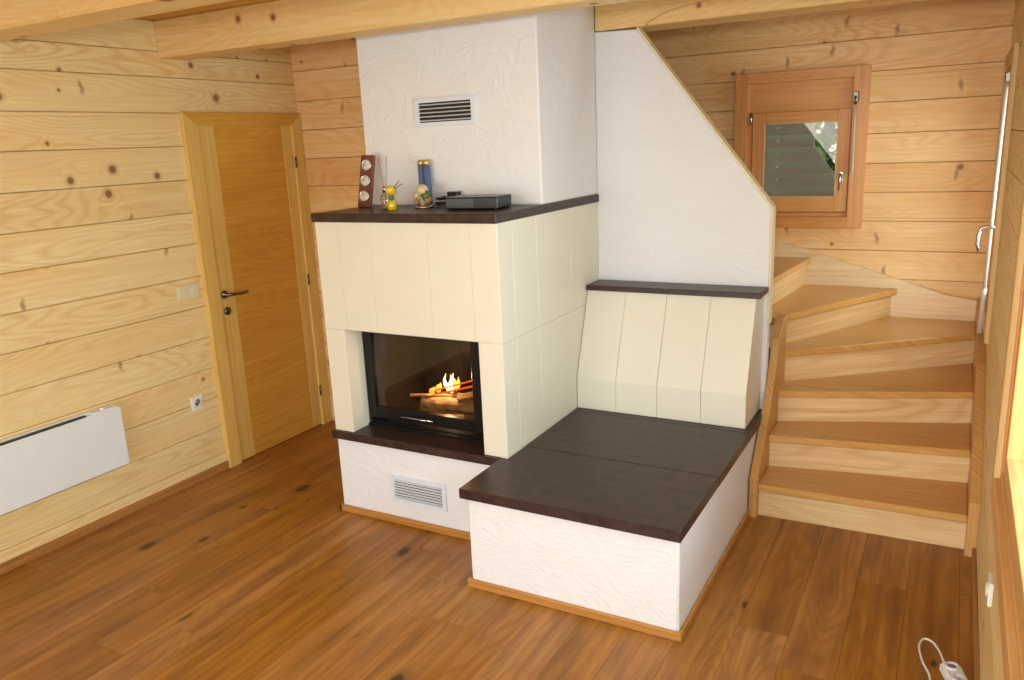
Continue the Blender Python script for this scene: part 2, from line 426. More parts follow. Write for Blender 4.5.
# ceiling boards
m = MB(); y = YR - 0.1
while y < YW:
    m.box(-0.1, XR + 0.1, y, y + 0.118, ZC, ZC + 0.02, 0.004); y += 0.12
m.box(-0.15, XR + 0.15, YR - 0.15, YW + 0.15, ZC + 0.012, ZC + 0.10, slot=1)
structure(m.build('ceiling', ['ceil', 'dark']))

log_wall('wall_left', ['log_y', 'dark'], 'y', 0.0, 1, YR, YB + 0.12, LEFT_Z, [(3.86, 4.725, -1, 2.055)])
log_wall('wall_back', ['log_x', 'dark'], 'x', YB, -1, -0.12, 2.065, BACK_Z)
log_wall('wall_stair', ['log_x', 'dark'], 'x', YW, -1, -0.12, XR + 0.12, BACK_Z, [(2.545, 3.190, 1.30, 2.125)])
log_wall('wall_right', ['log_y', 'dark'], 'y', XR, -1, YR, YW, BACK_Z, [(5.20, 5.90, 0.86, 2.10), (2.20, 3.46, 0.76, 2.10)])
log_wall('wall_rear', ['log_x', 'dark'], 'x', YR, 1, -0.12, XR + 0.12, BACK_Z, [(0.5, 3.4, 0.02, 2.2)])
# little wall closing the gap behind the door wall end
m = MB(); m.box(-0.12, -0.10, YB + 0.12, YW, 0, ZC); structure(m.build('wall_stair_side', 'log_y'))

# plastered partition with sloping top edge
m = MB()
PT = 0.06
out = [(2.066, 4.73, 0), (2.972, 4.73, 0), (2.972, 4.73, 1.478), (2.295, 4.73, 2.358), (2.066, 4.73, 2.366)]
m.prism(out, (0, PT, 0), 0.004)
structure(m.build('wall_middle', 'plaster'))
m = MB()
m.prism([(2.973, 4.728, 0.90), (2.982, 4.728, 0.90), (2.982, 4.728, 1.481), (2.300, 4.728, 2.367), (2.292, 4.728, 2.364), (2.973, 4.728, 1.477)], (0, PT + 0.008, 0), 0.001)
structure(m.build('trim_1', 'cream_edge'))

# skirting
m = MB(); m.box(0.0, 0.016, YR, 3.815, 0, 0.048, 0.003); structure(m.build('baseboard_left', 'skirting_y'))
m = MB(); m.box(XR - 0.016, XR, YR, 4.40, 0, 0.05, 0.003); structure(m.build('baseboard_right', 'skirting_y'))
m = MB(); m.box(0.06, 1.06, YB - 0.016, YB, 0, 0.048, 0.003); structure(m.build('baseboard_back', 'skirting'))

# ------------------------------------------------------------------ ceiling beams
def beam(y0, y1, z0, label, x0=0.0, x1=XR):
    m = MB(); m.box(x0, x1, y0, y1, z0, ZC, 0.006)
    o = m.build('ceiling_beam', 'beam'); recenter(o)
    tag(o, label, 'beam', 'ceiling beams')
beam(2.69, 2.875, 2.356, 'heavy pine ceiling beam crossing the top left corner, nearest the camera')
beam(3.735, 3.895, 2.352, 'cracked pine ceiling beam crossing in front of the white chimney breast')
beam(4.715, 4.955, 2.368, 'pine beam resting on top of the white partition beside the stairs', 2.075)

# ------------------------------------------------------------------ door on the left wall
d = structure(bpy.data.objects.new('door_1', None)); COL.objects.link(d); d.location = (0, 4.28, 0)
m = MB()
m.prism([(0.028, 3.815, 0), (0.028, 3.905, 0), (0.028, 3.905, 2.008), (0.028, 3.815, 2.080)], (-0.03, 0, 0), 0.002, rid=1)
m.prism([(0.028, 4.640, 0), (0.028, 4.728, 0), (0.028, 4.728, 2.080), (0.028, 4.640, 2.008)], (-0.03, 0, 0), 0.002, rid=2)
m.build('door_casing', 'door', d)
m = MB(); m.prism([(0.028, 3.816, 2.080), (0.028, 3.906, 2.008), (0.028, 4.639, 2.008), (0.028, 4.727, 2.080)], (-0.03, 0, 0), 0.002, rid=3)
m.build('casing_head', 'door_panel', d)
m = MB(); m.box(-0.12, 0.002, 3.86, 3.898, 0, 2.055, rid=1); m.box(-0.12, 0.002, 4.648, 4.725, 0, 2.055, rid=2); m.box(-0.12, 0.002, 3.86, 4.725, 2.015, 2.055, rid=4)
m.build('door_jamb', 'door', d)
m = MB()
m.box(-0.035, 0.012, 3.900, 4.030, 0.006, 2.013, 0.002, rid=5); m.box(-0.035, 0.012, 4.560, 4.645, 0.006, 2.013, 0.002, rid=6)
m.box(-0.035, 0.0105, 4.029, 4.561, 0.006, 2.013, 0.0, rid=7, slot=1)
leaf = m.build('door_leaf', ['door', 'door_panel'], d)
m = MB()
Rx = Matrix.Rotation(radians(90), 4, 'Y')
m.lathe([(0.025, 0), (0.025, 0.006), (0.022, 0.010), (0.010, 0.011), (0.010, 0.045)], (0.012, 3.950, 1.045), mat=Rx)
m.tube([(0.052, 3.948, 1.045), (0.060, 3.965, 1.046), (0.060, 4.00, 1.044), (0.057, 4.05, 1.038), (0.052, 4.085, 1.040), (0.05, 4.098, 1.043)], [0.009, 0.010, 0.009, 0.008, 0.008, 0.005])
m.build('door_handle', 'bronze', leaf)
m = MB(); m.lathe([(0.025, 0), (0.025, 0.006), (0.021, 0.010), (0.0, 0.010)], (0.012, 3.957, 0.945), mat=Rx)
m.build('key_rosette', 'bronze', leaf)
m = MB(); m.box(0.021, 0.0235, 3.953, 3.960, 0.932, 0.957, 0.0005); m.build('keyhole', 'black', leaf)
m = MB()
for z in (0.25, 1.02, 1.78): m.tube([(0.030, 4.641, z - 0.035), (0.030, 4.641, z + 0.035)], 0.007)
m.build('door_hinge', 'bronze', d)
m = MB(); m.box(-0.14, -0.12, 3.8, 4.8, 0, 2.1); m.build('backing_panel', 'dark', d)

# ------------------------------------------------------------------ fireplace
FX0, FX1, FY = 1.06, 2.07, 3.64
fp = thing('fireplace', 'large cream clad fireplace with burning logs and dark brown mantel slab', 'fireplace', (1.565, 4.2, 0))
m = MB(); m.box(1.052, FX1 - 0.01, 3.652, YB - 0.001, 0, 0.412, 0.006)
m.build('base', 'plaster', fp)
m = MB(); m.box(1.036, 2.042, 3.637, 3.652, 0, 0.036, 0.003); m.box(1.036, 1.052, 3.637, YB - 0.02, 0, 0.036, 0.003)
m.build('skirting', 'skirting', fp)
m = MB(); m.box(FX0 - 0.012, 2.034, 3.622, 3.79, 0.413, 0.455, 0.003)
m.build('hearth_slab', 'slab', fp)
# cladding: separate slabs with fine joints; recess round the insert
m = MB(); g = 0.0005; B = 0.0018
def panel(x0, x1, y0, y1, z0, z1): m.box(x0 + g, x1 - g, y0 + g, y1 - g, z0 + g, z1 - g, B, rid=0.3)
zj, zt, zb = 0.987, 1.512, 0.455
for a, b in zip((FX0, 1.20, 1.385, 1.705, 1.93), (1.20, 1.385, 1.705, 1.93, FX1)): panel(a, b, FY, FY + 0.13, zj, zt)
panel(FX0, 1.18, FY, FY + 0.13, zb, zj); panel(1.946, FX1, FY, FY + 0.13, zb, zj)
ys = (FY + 0.13, 4.0, 4.37, YB)
for a, b in zip(ys, ys[1:]):
    panel(FX1 - 0.05, FX1, a, b, zj, zt); panel(FX1 - 0.05, FX1, a, b, zb, zj)
    panel(FX0, FX0 + 0.05, a, b, zj, zt); panel(FX0, FX0 + 0.05, a, b, zb, zj)
m.build('cladding', 'tile', fp)
m = MB()
m.box(FX0 + 0.004, FX1 - 0.004, FY + 0.004, FY + 0.128, zj + 0.004, zt - 0.002)
m.box(FX0 + 0.004, 1.176, FY + 0.004, YB - 0.004, 0.413, zt - 0.002); m.box(1.95, FX1 - 0.004, FY + 0.004, YB - 0.004, 0.413, zt - 0.002)
m.box(FX0 + 0.004, FX1 - 0.004, 4.42, YB - 0.004, 0.413, zt - 0.002)
m.build('joint_filling', 'joint', fp)
m = MB(); m.box(FX0 - 0.004, FX1 + 0.008, 3.622, YB, 1.512, 1.552, 0.003)
m.build('mantel_slab', 'slab', fp)
m = MB(); m.box(1.057, FX1, 4.07, YB, 1.552, ZC, 0.006)
ch = m.build('chimney_breast', 'plaster', fp)

def grille(x0, x1, z0, z1, y, parent, n):
    fr = MB(); w = 0.022; t = 0.010
    fr.prism([(x0, y, z0), (x1, y, z0), (x1 - w, y, z0 + w), (x0 + w, y, z0 + w)], (0, -t, 0), 0.001)
    fr.prism([(x0, y, z1), (x0 + w, y, z1 - w), (x1 - w, y, z1 - w), (x1, y, z1)], (0, -t, 0), 0.001)
    fr.prism([(x0, y, z0), (x0 + w, y, z0 + w), (x0 + w, y, z1 - w), (x0, y, z1)], (0, -t, 0), 0.001)
    fr.prism([(x1, y, z0), (x1, y, z1), (x1 - w, y, z1 - w), (x1 - w, y, z0 + w)], (0, -t, 0), 0.001)
    # louvres are a pattern of the same grille
    h = (z1 - z0 - 2 * w) / n
    for i in range(n):
        zc = z0 + w + (i + 0.5) * h
        Mx = Matrix.Translation((0, y - 0.004, zc)) @ Matrix.Rotation(radians(28), 4, 'X')
        fr.box(x0 + w - 0.002, x1 - w + 0.002, -0.0060, 0.0060, -0.0012, 0.0012, 0, mat=Mx)
    fr.box(x0 + w * 0.8, x1 - w * 0.8, y - 0.0015, y - 0.0002, z0 + w * 0.8, z1 - w * 0.8, slot=1)
    return fr.build('air_grille', ['grille', 'black'], parent)
grille(1.394, 1.737, 1.930, 2.066, 4.07, ch, 5)
g2 = grille(1.382, 1.713, 0.118, 0.262, 3.652, fp, 7)
g2.name = 'air_grille'

# the steel insert: frame, sloping threshold, hinged glass door
m = MB(); Yf = 3.77
m.box(1.181, 1.945, Yf + 0.012, Yf + 0.05, 0.455, 0.476, 0.001); 
m.box(1.181, 1.200, Yf, Yf + 0.05, 0.455, 0.985, 0.001); m.box(1.868, 1.945, Yf, Yf + 0.05, 0.455, 0.985, 0.001)
m.box(1.181, 1.945, Yf, Yf + 0.05, 0.955, 0.985, 0.001)
m.box(1.181, 1.945, Yf - 0.012, Yf + 0.03, 0.4555, 0.468, 0.001)
insert = m.build('insert_frame', 'steel', fp)
m = MB()
m.box(1.20, 1.236, Yf - 0.006, Yf + 0.03, 0.500, 0.953, 0.003); m.box(1.822, 1.868, Yf - 0.006, Yf + 0.03, 0.500, 0.953, 0.003)
m.box(1.236, 1.822, Yf - 0.006, Yf + 0.03, 0.500, 0.560, 0.003); m.box(1.236, 1.822, Yf - 0.006, Yf + 0.03, 0.948, 0.954, 0.001)
m.build('door_frame', 'steel', insert)
m = MB(); m.tube([(1.405, Yf - 0.022, 0.531), (1.595, Yf - 0.022, 0.531)], 0.0055); m.tube([(1.43, Yf - 0.022, 0.531), (1.43, Yf, 0.531)], 0.004); m.tube([(1.57, Yf - 0.022, 0.531), (1.57, Yf, 0.531)], 0.004)
m.build('door_handle', 'chrome', insert)
m = MB(); m.box(1.234, 1.824, Yf + 0.004, Yf + 0.008, 0.556, 0.950); m.build('glass_pane', 'fireglass', insert)
m = MB()   # firebox lining: five boards open to the front
m.box(1.185, 1.94, Yf + 0.05, 4.30, 0.456, 0.470); m.box(1.185, 1.94, Yf + 0.05, 4.30, 0.972, 0.985)
m.box(1.181, 1.200, Yf + 0.05, 4.30, 0.456, 0.985); m.box(1.868, 1.945, Yf + 0.05, 4.30, 0.456, 0.985)
for i in range(6):
    m.box(1.185 + 0.125 * i + 0.001, 1.185 + 0.125 * (i + 1) - 0.001, 4.28, 4.31, 0.456, 0.985, 0.003)
m.build('firebox_lining', 'chamber', insert)

# firewood inside
def split_log(p0, p1, r, label, group='firewood burning behind the glass', glow=False, seed=1):
    rnd = random.Random(seed)
    p0, p1 = Vector(p0), Vector(p1); L = (p1 - p0).length; q = (p1 - p0).to_track_quat('X', 'Z').to_matrix().to_4x4()
    m = MB(); tb = bmesh.new()
    n = 9; ang = [rnd.uniform(-0.15, 0.15) + pi * i / (n - 2) for i in range(n - 1)]
    prof = [(r * cos(a) * rnd.uniform(0.9, 1.1), r * sin(a) * rnd.uniform(0.85, 1.05)) for a in ang] + [(rnd.uniform(-0.3, 0.3) * r, -r * 0.55)]
    K = 8; rings = []
    for i in range(K + 1):
        x = L * i / K; rings.append([tb.verts.new((x + (rnd.uniform(-.006, .006) if i in (0, K) else 0), a + rnd.uniform(-1, 1) * r * 0.05, b + rnd.uniform(-1, 1) * r * 0.05)) for a, b in prof])
    for i in range(K):
        for k in range(n):
            f = tb.faces.new((rings[i][k], rings[i][(k + 1) % n], rings[i + 1][(k + 1) % n], rings[i + 1][k]))
            f.material_index = 0
    tb.faces.new(rings[0]); tb.faces.new(rings[-1][::-1]); bmesh.ops.recalc_face_normals(tb, faces=tb.faces)
    rot = Matrix.Rotation(rnd.uniform(0, 6), 4, 'X')
    bmesh.ops.transform(tb, matrix=q @ rot, verts=tb.verts)
    m.add(tb, rnd.random() * 10)
    o = m.build('firewood_log' if not glow else 'kindling_stick', 'ember' if glow else 'firewood'); o.location = p0
    return tag(o, label, 'firewood', group)
split_log((1.40, 3.90, 0.498), (1.78, 3.88, 0.498), 0.034, 'front bottom split log of the pile behind the fireplace glass', seed=3)
split_log((1.44, 4.00, 0.500), (1.82, 4.01, 0.500), 0.036, 'rear bottom split log of the pile behind the fireplace glass', seed=4)
split_log((1.41, 3.93, 0.556), (1.79, 3.95, 0.560), 0.032, 'middle split log lying across the firewood pile', seed=5)
split_log((1.50, 4.02, 0.566), (1.83, 4.01, 0.580), 0.034, 'rear upper split log of the firewood pile', seed=8)
split_log((1.36, 3.90, 0.597), (1.62, 3.99, 0.602), 0.012, 'flat splinter log lying on top of the firewood pile', seed=9)
split_log((1.63, 3.92, 0.606), (1.84, 4.02, 0.650), 0.026, 'short dark split log at the right end of the pile top', seed=12)
split_log((1.50, 3.90, 0.612), (1.76, 3.95, 0.682), 0.005, 'front glowing orange stick leaning on the pile', glow=True, seed=10)
split_log((1.46, 3.95, 0.612), (1.74, 3.99, 0.700), 0.005, 'rear glowing orange stick leaning on the pile', glow=True, seed=11)

def flame(c, h, w, lean, mat, m, seed):
    rnd = random.Random(seed); K = 9; pts = []; rs = []
    for i in range(K):
        t = i / (K - 1)
        pts.append((c[0] + lean * t * t + 0.006 * sin(6 * t + seed), c[1] + 0.004 * sin(5 * t + seed * 2), c[2] + h * t))
        rs.append(max(0.0006, w * (sin(pi * min(1, t * 0.85 + 0.16)) ** 1.1) * (1 - t) ** 0.35))
    m.tube(pts, rs, 10, slot=mat)
DZ = -0.065
fl = thing('fire_flames', 'small yellow and orange flames rising from the logs', 'flames', (1.54, 3.98, 0.61))
for args in (((1.545, 3.985, 0.675), 0.095, 0.012, -0.004, 1, 1), ((1.575, 3.985, 0.672), 0.105, 0.013, 0.010, 1, 2),):
    m = MB(); flame((args[0][0] - 0.02, args[0][1], args[0][2] + DZ), args[1], args[2], args[3], 0, m, args[5]); m.build('flame', 'flamecore', fl)
for args in (((1.51, 3.965, 0.672), 0.055, 0.020, 0.012, 0, 3), ((1.475, 3.955, 0.665), 0.038, 0.018, 0.014, 0, 4), ((1.60, 4.0, 0.68), 0.075, 0.014, 0.016, 0, 5), ((1.56, 4.02, 0.675), 0.085, 0.022, 0.0, 0, 6)):
    m = MB(); flame((args[0][0] - 0.02, args[0][1], args[0][2] + DZ), args[1], args[2], args[3], 0, m, args[5]); m.build('flame', 'flame', fl)
fd = bpy.data.lights.new('fire_light', 'POINT'); fd.energy = 6.0; fd.color = (1.0, 0.74, 0.46); fd.shadow_soft_size = 0.006
fo = bpy.data.objects.new('fire_light', fd); COL.objects.link(fo); fo.location = (1.548, 3.958, 0.690)

# ------------------------------------------------------------------ heated bench
BX0, BX1, BY = 2.035, 2.980, 3.278
be = thing('stove_bench', 'white plastered bench with dark brown slab seat beside the fireplace', 'bench', (2.5, 4.0, 0))
m = MB(); m.box(2.058, 2.966, 3.303, YB - 0.001, 0, 0.410, 0.008); m.build('base', 'plaster', be)
m = MB(); m.box(2.043, 2.981, 3.288, 3.302, 0, 0.036, 0.003); m.box(2.967, 2.981, 3.303, 4.40, 0, 0.036, 0.003); m.box(2.043, 2.057, 3.303, 3.636, 0, 0.036, 0.003)
m.build('skirting', 'skirting', be)
m = MB()
for a, b in ((BY, 3.808), (3.808, 4.352), (4.352, YB - 0.002)):
    x0 = BX0 if a == BY else FX1 + 0.002
    if a == BY:
        m.prism([(BX0, a, 0.411), (BX1, a, 0.411), (BX1, b - 0.0012, 0.411), (FX1 + 0.002, b - 0.0012, 0.411), (FX1 + 0.002, FY - 0.002, 0.411), (BX0, FY - 0.002, 0.411)], (0, 0, 0.045), 0.003, rid=0.5)
    else:
        m.box(x0, 2.5165, a + 0.0012, b - 0.0012, 0.411, 0.456, 0.0006, rid=0.5); m.box(2.5168, BX1, a + 0.0012, b - 0.0012, 0.411, 0.456, 0.0006, rid=0.5)
m.build('seat_slab', 'slab', be)
m = MB()
prof = [(4.402, 0.457), (4.402, 0.625), (4.570, 1.064), (YB - 0.003, 1.064), (YB - 0.003, 0.457)]
for a, b in zip((FX1 + 0.002, 2.288, 2.508, 2.731), (2.288, 2.508, 2.731, 2.950)):
    m.prism([(a + 0.0007, y, z) for y, z in prof], (b - a - 0.0014, 0, 0), 0.0015, rid=0.3)
m.build('backrest', 'tile', be)
m = MB(); m.box(FX1 + 0.002, 2.974, 4.545, YB - 0.002, 1.0645, 1.092, 0.003); m.build('backrest_cap', 'slab', be)

# ------------------------------------------------------------------ staircase
st = thing('staircase', 'ash wood winder staircase climbing between the partition and right wall', 'staircase', (3.45, 5.2, 0))
XL, XO, YO = 3.014, 3.902, 6.032
R = 0.175
nose = [((XL, 4.420), (XO, 4.440)), ((XL, 4.642), (XO, 4.786)), ((XL, 4.840), (XO, 5.156)), ((3.002, 4.985), (XO, 5.700)),
        ((2.95, 5.02), (3.480, YO)), ((2.885, 5.03), (2.972, YO)), ((2.68, 4.86), (2.70, YO)), ((2.46, 4.86), (2.46, YO)), ((2.24, 4.86), (2.24, YO)), ((2.02, 4.86), (2.02, YO))]
TT = 0.038
def step(k):
    a, b = Vector((*nose[k][0], 0)), Vector((*nose[k][1], 0))
    a2, b2 = Vector((*nose[k + 1][0], 0)), Vector((*nose[k + 1][1], 0))
    z1 = R * (k + 1); n = Vector((-(b - a).y, (b - a).x, 0)).normalized()
    # tread outline follows nosing k, runs back under riser k+1
    n2 = Vector((-(b2 - a2).y, (b2 - a2).x, 0)).normalized() * 0.055
    if k == 3: pts = [a, b, Vector((XO, YO, 0)), b2 + Vector((-0.06, 0, 0)), a2 + Vector((-0.03, 0.02, 0))]
    elif k >= 4: pts = [a, b, b2 + Vector((-0.055, 0, 0)), a2 + Vector((-0.055, 0, 0))]
    else: pts = [a, b, b2 + Vector((0, 0.055, 0)), a2 + Vector((0, 0.055, 0))]
    if k == 2: pts = [a, b, b2 + Vector((0, 0.055, 0)), a2 + Vector((0, 0.05, 0))]
    m = MB(); m.prism([(p.x, p.y, z1 - TT) for p in pts], (0, 0, TT), 0.004, rid=k * 1.37)
    m.build('tread', 'tread' if k < 5 else 'tread_y' if 'tread_y' in MAT else 'tread', st)
    o = n * 0.030
    ra, rb = a + o, b + o
    if k < 4: ra.x = nose[k][0][0]; rb.x = XO
    else: rb.y = YO; rb.x = b.x - 0.032; 
    d = n * 0.02
    z0 = R * k + 0.0005
    m = MB(); m.prism([(ra.x, ra.y, z0), (rb.x, rb.y, z0), (rb.x + d.x, rb.y + (d.y if k < 4 else 0), z0), (ra.x + d.x, ra.y + d.y, z0)], (0, 0, R - TT - 0.001), 0.0, rid=k * 2.11)
    m.build('riser', 'riser' if k < 4 else 'riser_y', st)
for k in range(9): step(k)
m = MB()   # inner stringer beside the bench
m.prism([(2.9745, 4.412, 0), (2.9745, 4.412, 0.200), (2.9745, 4.64, 0.46), (2.9745, 4.745, 0.60), (2.9745, 4.85, 0.80), (2.9745, 4.965, 0.895), (2.9745, 5.03, 0.895), (2.9745, 5.03, 0)], (0.0395, 0, 0), 0.002, rid=1)
m.build('stringer', 'string', st)
m = MB()   # outer stringer on the right wall
m.prism([(XO, 4.405, 0), (XO, 4.405, 0.25), (XO, 4.70, 0.44), (XO, 5.20, 0.66), (XO, YO + 0.03, 0.835), (XO, YO + 0.03, 0)], (0.0425, 0, 0), 0.002, rid=2)
m.build('stringer', 'string', st)
m = MB()   # stringer along the window wall
m.prism([(XO - 0.0005, YO, 0.45), (XO - 0.0005, YO, 0.825), (3.75, YO, 0.845), (2.74, YO, 1.160), (1.9, YO, 1.80), (1.9, YO, 1.3), (2.8, YO, 0.62), (3.3, YO, 0.45)], (0, 0.035, 0), 0.002, rid=3)
m.build('stringer', 'string_x', st)

# ------------------------------------------------------------------ window above the stairs
def rect_frame(m, axis, d0, d1, a0, a1, z0, z1, wl_, wr, wt, wb, bev=0.002, slots=(0, 1)):
    """four members; uprights in slot[1], rails in slot[0]"""
    def b(p0, p1, q0, q1, s):
        if axis == 'x': m.box(p0, p1, d0, d1, q0, q1, bev, slot=s)
        else: m.box(d0, d1, p0, p1, q0, q1, bev, slot=s)
    b(a0, a0 + wl_, z0, z1, slots[1]); b(a1 - wr, a1, z0, z1, slots[1])
    b(a0 + wl_, a1 - wr, z1 - wt, z1, slots[0]); b(a0 + wl_, a1 - wr, z0, z0 + wb, slots[0])

w1 = structure(bpy.data.objects.new('window_1', None)); COL.objects.link(w1); w1.location = (2.85, 6.07, 1.24)
m = MB(); rect_frame(m, 'x', 6.036, 6.0695, 2.470, 3.252, 1.236, 2.190, 0.080, 0.085, 0.062, 0.070)
m.build('casing', ['larch', 'larch_z'], w1)
m = MB(); rect_frame(m, 'x', 6.060, 6.19, 2.548, 3.186, 1.300, 2.128, 0.030, 0.030, 0.182, 0.03)
m.build('window_frame', ['larch', 'larch_z'], w1)
m = MB(); rect_frame(m, 'x', 6.046, 6.100, 2.582, 3.163, 1.335, 1.950, 0.075, 0.075, 0.070, 0.095, 0.004)
sash = m.build('sash', ['larch', 'larch_z'], w1)
m = MB(); m.box(2.655, 3.090, 6.070, 6.074, 1.428, 1.882); m.build('glass_pane', 'pane', sash)
m = MB(); rect_frame(m, 'x', 6.044, 6.052, 2.652, 3.093, 1.425, 1.885, 0.008, 0.008, 0.008, 0.008, 0.001, (0, 0)); m.build('glazing_bead', 'pale_trim', sash)
m = MB(); m.box(3.112, 3.134, 6.036, 6.046, 1.520, 1.580, 0.003); m.tube([(3.123, 6.036, 1.565), (3.123, 6.005, 1.562), (3.121, 6.000, 1.545), (3.116, 6.002, 1.470)], [0.007, 0.007, 0.008, 0.006])
m.build('window_handle', 'chrome', sash)
m = MB(); m.tube([(2.572, 6.040, 1.875), (2.572, 6.040, 1.955)], 0.008); m.build('hinge', 'chrome', sash)
m = MB(); m.tube([(3.184, 6.020, 1.56), (3.184, 6.020, 1.68)], 0.0085); m.tube([(3.184, 6.020, 1.68), (3.182, 6.020, 1.98)], 0.0065)
m.build('crank_rod', 'rodwhite', w1)
m = MB(); m.box(3.167, 3.198, 6.012, 6.036, 1.985, 2.045, 0.004); m.tube([(3.182, 6.018, 1.97), (3.182, 6.018, 2.02)], 0.009)
m.build('rod_bracket', 'bronze', w1)
# outside shutter: overlapping slats, cut along a diagonal
cut = lambda z: 3.17 if z < 1.50 else max(2.925, 3.10 - (z - 1.50) * 0.74)
m = MB(); s0 = 1.40
for i in range(7):
    z0 = s0 + 0.082 * i; z1 = z0 + 0.094
    xb = cut(z0)
    xt = cut(z1)
    m.prism([(2.50, 6.225, z0), (xb, 6.225, z0), (xt, 6.275, z1), (2.50, 6.275, z1)], (0, 0.014, 0), 0.002)
shut = m.build('outer_shutter', 'shutter', w1)
m = MB()
for i in range(6):
    z = s0 + 0.045 + 0.082 * i
    m.box(2.695, 2.712, 6.236, 6.250, z - 0.006, z + 0.006, 0.002)
    if i < 3: m.box(3.055, 3.070, 6.236, 6.250, z + 0.01, z + 0.022, 0.002)
m.build('slat_clip', 'white', shut)

# tall window in the right wall by the stairs, seen edge-on
def side_window(name, ya, yb, z0, z1, hy=None):
    w = structure(bpy.data.objects.new(name, None)); COL.objects.link(w); w.location = (XR, (ya + yb) / 2, z0)
    m = MB(); rect_frame(m, 'y', XR - 0.022, XR - 0.0005, ya, yb, z0, z1, 0.080, 0.080, 0.080, 0.080)
    m.build('casing', ['larch_y', 'pale_trim'], w)
    m = MB(); rect_frame(m, 'y', XR - 0.005, XR + 0.11, ya + 0.075, yb - 0.075, z0 + 0.075, z1 - 0.075, 0.03, 0.03, 0.03, 0.03)
    m.build('window_frame', ['larch_y', 'larch_z'], w)
    m = MB(); rect_frame(m, 'y', XR + 0.0, XR + 0.055, ya + 0.100, yb - 0.100, z0 + 0.1, z1 - 0.1, 0.07, 0.07, 0.07, 0.08)
    s = m.build('sash', ['larch_y', 'larch_z'], w)
    m = MB(); m.box(XR + 0.025, XR + 0.029, ya + 0.16, yb - 0.16, z0 + 0.17, z1 - 0.16); m.build('glass_pane', 'pane', s)
    return w, s
w2, s2 = side_window('window_2', 5.10, 5.98, 0.79, 2.17)
m = MB(); m.tube([(3.915, 5.55, 0.74), (3.917, 5.55, 0.98)], 0.013); m.tube([(3.917, 5.55, 0.98), (3.925, 5.55, 2.03)], 0.0095)
m.build('crank_rod', 'rodwhite', w2)
m = MB(); m.box(3.915, 3.94, 5.535, 5.565, 2.02, 2.07, 0.004); m.build('rod_bracket', 'bronze', w2)
m = MB(); m.tube([(3.945, 5.40, 1.315), (3.90, 5.40, 1.325), (3.872, 5.40, 1.315), (3.862, 5.40, 1.28), (3.860, 5.40, 1.235), (3.868, 5.40, 1.20)], [0.008, 0.008, 0.009, 0.009, 0.008, 0.006])
m.build('window_handle', 'chrome', s2)
w3, s3 = side_window('window_3', 2.10, 3.56, 0.67, 2.17)

# ------------------------------------------------------------------ outside
m = MB(); m.box(-8, 14, 6.3, 22, -0.6, -0.5); structure(m.build('ground', 'ground'))
tr = thing('shrub', 'sunlit green shrub seen through the window over the stairs', 'shrub', (2.75, 9.5, -0.5))
m = MB()
for i in range(5):
    a = i * 1.3; m.tube([(2.9 + 0.02 * i, 9.5, -0.5), (2.9 + 0.3 * cos(a), 9.5 + 0.3 * sin(a), 0.6), (2.9 + 0.6 * cos(a), 9.5 + 0.6 * sin(a), 1.8)], [0.05, 0.035, 0.012], 6)
m.build('stem', 'bark', tr)
m = MB(); rnd = random.Random(3); tb = bmesh.new()
for i in range(5200):
    a, b_ = rnd.uniform(0, 2 * pi), rnd.uniform(-1, 1); rr = rnd.uniform(0.45, 1.0)
    c = Vector((2.75 + 1.5 * rr * math.sqrt(1 - b_ * b_) * cos(a), 9.5 + 0.9 * rr * math.sqrt(1 - b_ * b_) * sin(a), 1.45 + 1.45 * rr * b_))
    q = Matrix.Rotation(rnd.uniform(0, 6), 3, 'Z') @ Matrix.Rotation(rnd.uniform(-1.2, 1.2), 3, 'X')
    s_ = rnd.uniform(0.07, 0.13)
    vs_ = [tb.verts.new(c + q @ Vector(p) * s_) for p in ((0, -1, 0), (0.45, 0, 0.08), (0, 1, 0), (-0.45, 0, 0.08))]
    tb.faces.new(vs_)
m.add(tb, 0.0); m.build('foliage', 'leaf', tr)

# ------------------------------------------------------------------ panel heater and electrics
ht = thing('panel_heater', 'white electric panel heater mounted low on the left log wall', 'heater', (0, 2.6, 0.28))
m = MB(); m.box(0.030, 0.072, 2.20, 3.150, 0.300, 0.612, 0.006, seg=2); m.build('panel', 'white', ht)
m = MB(); m.box(0.0005, 0.030, 2.20, 3.140, 0.315, 0.622, 0.003)
m.build('rear_box', 'white', ht)
m = MB(); m.box(0.034, 0.058, 2.24, 2.97, 0.610, 0.618, 0.001); m.build('outlet_slot', 'black', ht)
m = MB(); m.box(0.030, 0.070, 3.00, 3.13, 0.611, 0.622, 0.002); m.tube([(0.05, 3.06, 0.62), (0.05, 3.06, 0.631)], 0.011); m.build('control', 'white', ht)

sw = thing('light_switch', 'double ivory light switch on the log wall left of the door', 'switch', (0, 3.705, 1.10))
m = MB(); m.box(0.0, 0.009, 3.632, 3.780, 1.063, 1.143, 0.003, seg=2); m.build('plate', 'ivory', sw)
for a in (3.645, 3.710):
    m = MB(); m.box(0.008, 0.013, a, a + 0.057, 1.075, 1.131, 0.002); m.build('rocker', 'ivory', sw)
so = thing('wall_socket', 'white power socket low on the log wall beside the door', 'socket', (0, 3.66, 0.465), 'wall sockets')
m = MB(); m.box(0.0, 0.010, 3.620, 3.700, 0.425, 0.505, 0.003, seg=2); m.build('plate', 'white', so)
m = MB(); m.lathe([(0.026, 0), (0.026, 0.006), (0.021, 0.006), (0.020, 0.001), (0, 0.001)], (0.009, 3.660, 0.465), mat=Rx); m.build('receptacle', 'ivory', so)
so = thing('wall_socket', 'white power socket low on the right log wall near the front', 'socket', (XR, 3.37, 0.43), 'wall sockets')
m = MB(); m.box(XR - 0.012, XR, 3.330, 3.410, 0.38, 0.46, 0.003, seg=2); m.build('plate', 'white', so)
